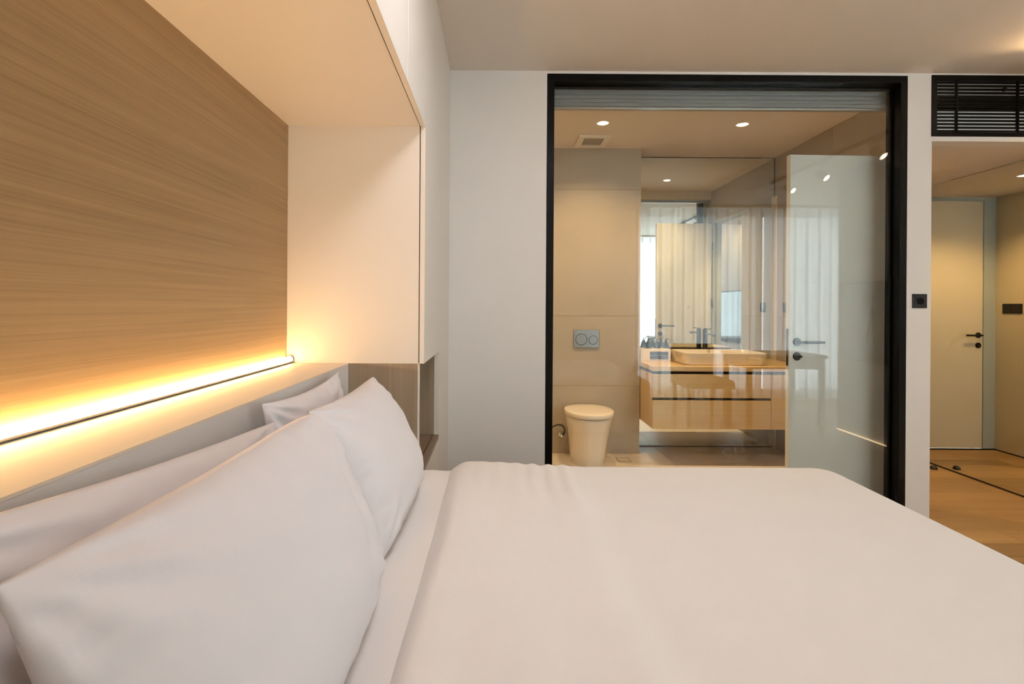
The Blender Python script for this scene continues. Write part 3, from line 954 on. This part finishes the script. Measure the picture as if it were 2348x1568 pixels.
BXa, BXb, BYa, BYb = 1.512, 2.190, 4.185, 4.575
bs = thing('wash_basin', 'white rectangular vessel wash basin on the oak worktop', 'basin', (1.84, 4.38, 0.7755))
zt = 0.8755
secs = [(0.7757, rrect(BXa + 0.022, BXb - 0.022, BYa + 0.022, BYb - 0.022, 0.05)), (0.780, rrect(BXa + 0.016, BXb - 0.016, BYa + 0.016, BYb - 0.016, 0.052)),
        (zt - 0.012, rrect(BXa, BXb, BYa, BYb, 0.055)), (zt - 0.003, rrect(BXa, BXb, BYa, BYb, 0.055)), (zt, rrect(BXa + 0.003, BXb - 0.003, BYa + 0.003, BYb - 0.003, 0.052)),
        (zt, rrect(BXa + 0.011, BXb - 0.011, BYa + 0.011, BYb - 0.011, 0.046)), (zt - 0.003, rrect(BXa + 0.014, BXb - 0.014, BYa + 0.014, BYb - 0.014, 0.044)),
        (0.805, rrect(BXa + 0.035, BXb - 0.035, BYa + 0.035, BYb - 0.035, 0.04)), (0.797, rrect(BXa + 0.06, BXb - 0.06, BYa + 0.06, BYb - 0.06, 0.04))]
loft('bowl', secs, 'ceramic', bs)
lathe('drain_plug', [(0.028, 0), (0.028, 0.004), (0.02, 0.006)], (1.84, 4.38, 0.797), 'chrome', bs, 'Z', 24)
box('logo_mark', 1.872, 1.902, BYa - 0.0006, BYa + 0.003, 0.7955, 0.7975, 'alu_grey', bs)

# tap
tp = thing('tap', 'tall matte black basin tap behind the basin', 'tap', (1.852, 4.628, 0.775))
lathe('body', [(0.024, 0.0004), (0.0215, 0.004), (0.0205, 0.006), (0.0205, 0.272), (0.0195, 0.274)], (1.852, 4.628, 0.775), 'black_tap', tp, 'Z', 28)
bm = bmesh.new()
add_box(bm, 1.840, 1.864, 4.425, 4.612, 1.003, 1.014, 0.003)
link('spout', bm, 'black_tap', tp)
lathe('aerator', [(0.011, 0.0), (0.013, 0.004), (0.013, 0.010)], (1.852, 4.450, 0.993), 'black_tap', tp, 'Z', 20)
bm = bmesh.new()
add_box(bm, 1.845, 1.859, 4.512, 4.640, 1.0495, 1.0555, 0.002)
link('lever', bm, 'black_tap', tp)

# amenity box and bottles
ab = thing('amenity_box', 'cream box with black two-tier front left of the basin', 'box', (1.385, 4.58, 0.775))
box('body', 1.246, 1.508, 4.505, 4.682, 0.7755, 0.878, 'amenity', ab, 0.003)
box('drawer', 1.330, 1.485, 4.499, 4.5052, 0.792, 0.822, 'black_matte', ab, 0.001, 1)
box('drawer', 1.330, 1.485, 4.499, 4.5052, 0.826, 0.857, 'black_matte', ab, 0.001, 1)
box('divider', 1.330, 1.485, 4.498, 4.5052, 0.8225, 0.8255, 'alu', ab)


def bottle(x, y, label):
    t = thing('pump_bottle', label, 'bottle', (x, y, 0.8782), 'black pump bottles beside the basin')
    lathe('body', [(0.030, 0.0), (0.031, 0.003), (0.027, 0.022), (0.019, 0.045), (0.011, 0.056), (0.010, 0.060)], (x, y, 0.8783), 'bottle', t, 'Z', 24)
    lathe('collar', [(0.012, 0.0602), (0.012, 0.067), (0.004, 0.068), (0.004, 0.076)], (x, y, 0.8783), 'black_matte', t, 'Z', 20)
    box('pump_head', x - 0.006, x + 0.024, y - 0.006, y + 0.006, 0.8783 + 0.0762, 0.8783 + 0.083, 'black_matte', t, 0.002)
    return t


b0 = bottle(1.349, 4.632, 'leftmost of three black pump bottles standing before the mirror')
copy_tree(b0, (0.078, 0, 0), 'middle one of three black pump bottles standing before the mirror')
copy_tree(b0, (0.157, 0, 0), 'rightmost of three black pump bottles, closest to the basin')


for o_ in [o for o in COL.objects if o.parent is None and o.name.split('.')[0] in ('vanity_cabinet', 'countertop', 'wash_basin', 'tap', 'amenity_box', 'pump_bottle')]:
    o_.location.z += 0.011       # finished height of the vanity group

# switches and sockets
def plate(name, label, cat, orient, c, n=1, mat='black_matte', s=0.084, socket=False):
    """orient: 'Y-' plate facing the viewer, 'X-' facing left, 'X+' facing right"""
    x, y, z = c
    t = thing(name, label, cat, (x, y, z - s / 2))
    for k in range(n):
        o = (k - (n - 1) / 2) * (s + 0.001)
        def bb(nm, half, d0, d1, par, bev=0.001, mt=mat, hz=None):
            hz = hz or half
            if orient == 'Y-':
                return box(nm, x + o - half, x + o + half, y - d1, y - d0, z - hz, z + hz, mt, par, bev)
            sg = -1 if orient == 'X-' else 1
            a, b = sorted((x + sg * d0, x + sg * d1))
            return box(nm, a, b, y + o - half, y + o + half, z - hz, z + hz, mt, par, bev)
        p = bb('plate', s / 2, 0.0005, 0.008, t)
        if socket:
            bb('insert', 0.0255, 0.008, 0.0105, p)
            lathe('socket_well', [(0.0205, -0.0106), (0.0205, -0.0116), (0.0175, -0.0116), (0.0170, -0.0107)], (x + o, y, z), 'bottle', p, 'Y', 28)
            for q in (-0.0095, 0.0095):
                lathe('pin_hole', [(0.003, -0.0106), (0.003, -0.0112)], (x + o + q, y, z), 'chrome', p, 'Y', 10)
        else:
            bb('rocker', s / 2 - 0.008, 0.008, 0.0105, p, 0.0015)
    return t


plate('socket', 'square black power socket on the white pier beside the partition', 'socket', 'Y-', (2.520, YW, 1.297), socket=True)
plate('light_switch', 'square black light switch on the tiled wall beside the bathroom mirror', 'switch', 'X-', (BR, 4.505, 1.256))
plate('light_switch', 'double black light switch on the hall wall, seen in the mirror', 'switch', 'X+', (XHALL, 4.505, 1.258), 2)

# ------------------------------------------------------------------ ventilation grille over the hall opening
gr = thing('ventilation_grille', 'black louvred ventilation grille above the hall opening', 'grille', (3.03, YW, VZ0))
gx0, gx1 = XHALL - 0.004, XMIR + 0.006
box('frame', gx0, gx0 + 0.030, YW - 0.006, YW + 0.012, VZ0, VZ1, 'black', gr, 0.001)
box('frame', gx1 - 0.030, gx1, YW - 0.006, YW + 0.012, VZ0, VZ1, 'black', gr, 0.001)
box('frame', gx0 + 0.030, gx1 - 0.030, YW - 0.006, YW + 0.012, VZ0, VZ0 + 0.024, 'black', gr, 0.001)
box('frame', gx0 + 0.030, gx1 - 0.030, YW - 0.006, YW + 0.012, VZ1 - 0.030, VZ1, 'black', gr, 0.001)
NSL = 15
gz0, gz1 = VZ0 + 0.024, VZ1 - 0.030
pitch = (gz1 - gz0) / NSL
for k in range(NSL):
    zc = gz0 + (k + 0.5) * pitch
    box('slat', gx0 + 0.030, gx1 - 0.030, YW + 0.002, YW + 0.010, zc - 0.0054, zc + 0.0054, 'black', gr)
for xx in (2.735, 3.10):
    box('mullion', xx, xx + 0.010, YW + 0.000, YW + 0.012, gz0, gz1, 'black', gr)
lathe('latch', [(0.012, 0), (0.012, -0.010), (0.009, -0.012)], (3.02, YW + 0.004, 2.560), 'black', gr, 'Y', 16)
ac = thing('air_conditioner', 'grey air conditioner casing behind the black grille', 'air conditioner', (3.03, YW + 0.08, VZ0))
box('lower_casing', gx0 + 0.034, gx1 - 0.034, YW + 0.0135, YW + 0.10, VZ0 + 0.002, 2.441, 'duct', ac)
box('upper_casing', gx0 + 0.01, gx1 - 0.01, YW + 0.045, YW + 0.10, 2.541, VZ1 - 0.002, 'duct', ac)
box('outlet', gx0 + 0.01, gx1 - 0.01, YW + 0.08, YW + 0.10, 2.441, 2.541, 'dark', ac)

# ------------------------------------------------------------------ hall
tag(box('hall_mirror', XMIR, XMIR + 0.009, YW + 0.11, YE - 0.008, 0.012, HC - 0.003, 'mirror_hall'), 'full height mirror covering the right wall of the hall', 'mirror')
struct(box('baseboard_right', XMIR - 0.002, XMIR + 0.009, YW + 0.11, YE - 0.008, 0.0, 0.012, 'black_matte'), 'black strip under the hall mirror')
struct(box('baseboard_left', XHALL, XHALL + 0.003, DY1, YE - 0.008, 0.0, 0.010, 'black_matte'), 'thin dark joint along the hall wall')
bm = bmesh.new()
add_lathe(bm, [(0.024, 0.0), (0.025, 0.004), (0.023, 0.014), (0.017, 0.023), (0.008, 0.027), (0.001, 0.028)], (3.43, 4.09, 0.0003), 'Z', 24)
tag(sharp_smooth(link('door_stop', bm, 'black_matte')), 'black half-dome door stop on the hall floor', 'door stop')

# ------------------------------------------------------------------ part of the room seen only in the glass and mirrors
def curtain(x0, x1, label):
    bm = bmesh.new()
    n = int((x1 - x0) / 0.0125)
    zs_ = [0.015, 0.5, 1.2, 1.9, 2.35, 2.615]
    rws = []
    for zc in zs_:
        rw = []
        for i in range(n + 1):
            x = x0 + (x1 - x0) * i / n
            w = 0.034 * math.sin(2 * PI * x / 0.155 + 1.2 * nz(x, 0, 1.7, 2.0)) + 0.010 * nz(x, zc * 0.3, 5.0, 1.0)
            rw.append(bm.verts.new((x, YB + 0.14 + w, zc)))
        rws.append(rw)
    for a, b in zip(rws[:-1], rws[1:]):
        for i in range(n):
            bm.faces.new((a[i], a[i + 1], b[i + 1], b[i]))
    o = link('curtain', bm, 'sheer', None, True)
    return tag(o, label, 'curtain', 'sheer white curtains')


curtain(1.90, 3.66, 'sheer white pleated curtain mirrored in the glass nearer the wash basin')
curtain(3.68, 5.38, 'sheer white pleated curtain at the far end of the window')
tag(box('curtain_track', 1.88, 5.40, YB + 0.11, YB + 0.17, 2.618, H - 0.0005, 'vent', None, 0.004), 'white curtain track under the ceiling above the window', 'curtain track')

ch = thing('chair', 'upholstered chair reflected in the glass over the vanity drawers', 'chair', (2.24, 0.62, 0))
box('seat', 1.98, 2.50, 0.40, 0.90, 0.40, 0.49, 'chair', ch, 0.025, 3)
box('backrest', 2.00, 2.48, 0.34, 0.40, 0.47, 0.84, 'chair', ch, 0.022, 3)
for sx in (2.01, 2.43):
    for sy_ in (0.40, 0.84):
        box('leg', sx, sx + 0.035, sy_, sy_ + 0.035, 0.0, 0.402, 'walnut', ch, 0.004)
tb = thing('desk', 'slim desk reflected in the glass in front of the curtains', 'desk', (3.1, 0.45, 0))
box('desk_top', 2.66, 3.52, 0.15, 0.80, 0.715, 0.75, 'oak_h', tb, 0.003)
box('apron', 2.70, 3.48, 0.19, 0.76, 0.60, 0.715, 'oak_h', tb)
for sx in (2.68, 3.45):
    for sy_ in (0.17, 0.73):
        box('leg', sx, sx + 0.05, sy_, sy_ + 0.05, 0.0, 0.715, 'oak_h', tb, 0.003)
tv = thing('television', 'wall mounted television on the partition, reflected in the glass', 'television', (XMIR, 1.7, 0.72))
box('casing', XMIR - 0.030, XMIR + 0.0095, 1.02, 2.35, 0.74, 1.50, 'black_matte', tv, 0.004)
box('screen', XMIR - 0.032, XMIR - 0.0298, 1.035, 2.335, 0.755, 1.485, 'tv', tv)
tl_ = thing('plinth_light', 'warm light line at the foot of the partition, reflected on the door', 'light strip', (XMIR, 1.95, 0.0))
box('profile', XMIR - 0.012, XMIR + 0.0095, 0.95, YW - 0.01, 0.001, 0.012, 'alu', tl_)
box('diffuser', XMIR - 0.012, XMIR + 0.004, 0.95, YW - 0.01, 0.0122, 0.020, 'led2', tl_)

# ceiling track with spots
tr = tag(box('light_track', 3.045, 3.075, 0.5, 2.95, H - 0.03, H - 0.0005, 'black_matte', None, 0.002), 'black ceiling track carrying the spotlights at the right', 'light track')


def spot(y, label, aim, watts):
    t = thing('track_spot', label, 'spotlight', (3.06, y, H - 0.2), 'track spotlights')
    box('adapter', 3.045, 3.075, y - 0.05, y + 0.05, H - 0.055, H - 0.0305, 'black_matte', t, 0.003)
    lathe('stem', [(0.006, 0), (0.006, -0.075)], (3.06, y, H - 0.0552), 'black_matte', t, 'Z', 12)
    d = Vector(aim).normalized()
    rot = Vector((0, 0, -1)).rotation_difference(d).to_matrix().to_4x4()
    mat4 = Matrix.Translation((3.06, y, H - 0.155)) @ rot
    for nm, prof, mt in (('head', [(0.030, 0.055), (0.034, 0.050), (0.034, -0.055), (0.031, -0.055), (0.029, -0.048)], 'black_matte'),
                         ('lens', [(0.001, -0.0530), (0.0285, -0.0530), (0.0285, -0.0525), (0.001, -0.0525)], 'spot_lens')):
        bm = bmesh.new(); add_lathe(bm, prof, (0, 0, 0), 'Z', 28)
        bmesh.ops.transform(bm, matrix=mat4, verts=bm.verts[:])
        sharp_smooth(link(nm, bm, mt, t))
    l = bpy.data.lights.new('track_lamp', 'SPOT'); l.energy = watts; l.color = WARM2
    l.spot_size = math.radians(95); l.spot_blend = 0.7; l.shadow_soft_size = 0.03
    lo = bpy.data.objects.new('track_lamp', l); COL.objects.link(lo)
    lo.parent = t
    lo.location = Vector((0, 0, 0.045)) + d * 0.062
    lo.rotation_euler = rot.to_euler()
    return t


spot(0.86, 'black track spotlight farthest from the bathroom partition, seen in the glass', (0.35, 0.75, -0.55), TRACK_W)
spot(1.41, 'second black track spotlight, seen in the glass over the white door', (0.35, 0.70, -0.60), TRACK_W)
spot(2.13, 'third black track spotlight, seen in the glass at the black jamb', (0.35, 0.65, -0.65), TRACK_W)
spot(2.72, 'black track spotlight nearest the ventilation grille, tilted up to the ceiling', (-0.75, -0.15, 0.60), TRACK_W * 0.7)

# flush ceiling fill light added unseen above the bed for top light
cl = thing('ceiling_fill_light', 'round flush ceiling fill light added out of view over the bed', 'ceiling fill light', (0.30, 1.25, H - 0.06))
lathe('rim', [(0.235, -0.001), (0.24, -0.004), (0.24, -0.040), (0.232, -0.044), (0.226, -0.040), (0.226, -0.001)], (0.30, 1.25, H), 'vent', cl, 'Z', 48)
lathe('diffuser', [(0.2255, -0.020), (0.2255, -0.040), (0.21, -0.048), (0.16, -0.055), (0.08, -0.059), (0.004, -0.060)], (0.30, 1.25, H), 'fill_lamp', cl, 'Z', 48)
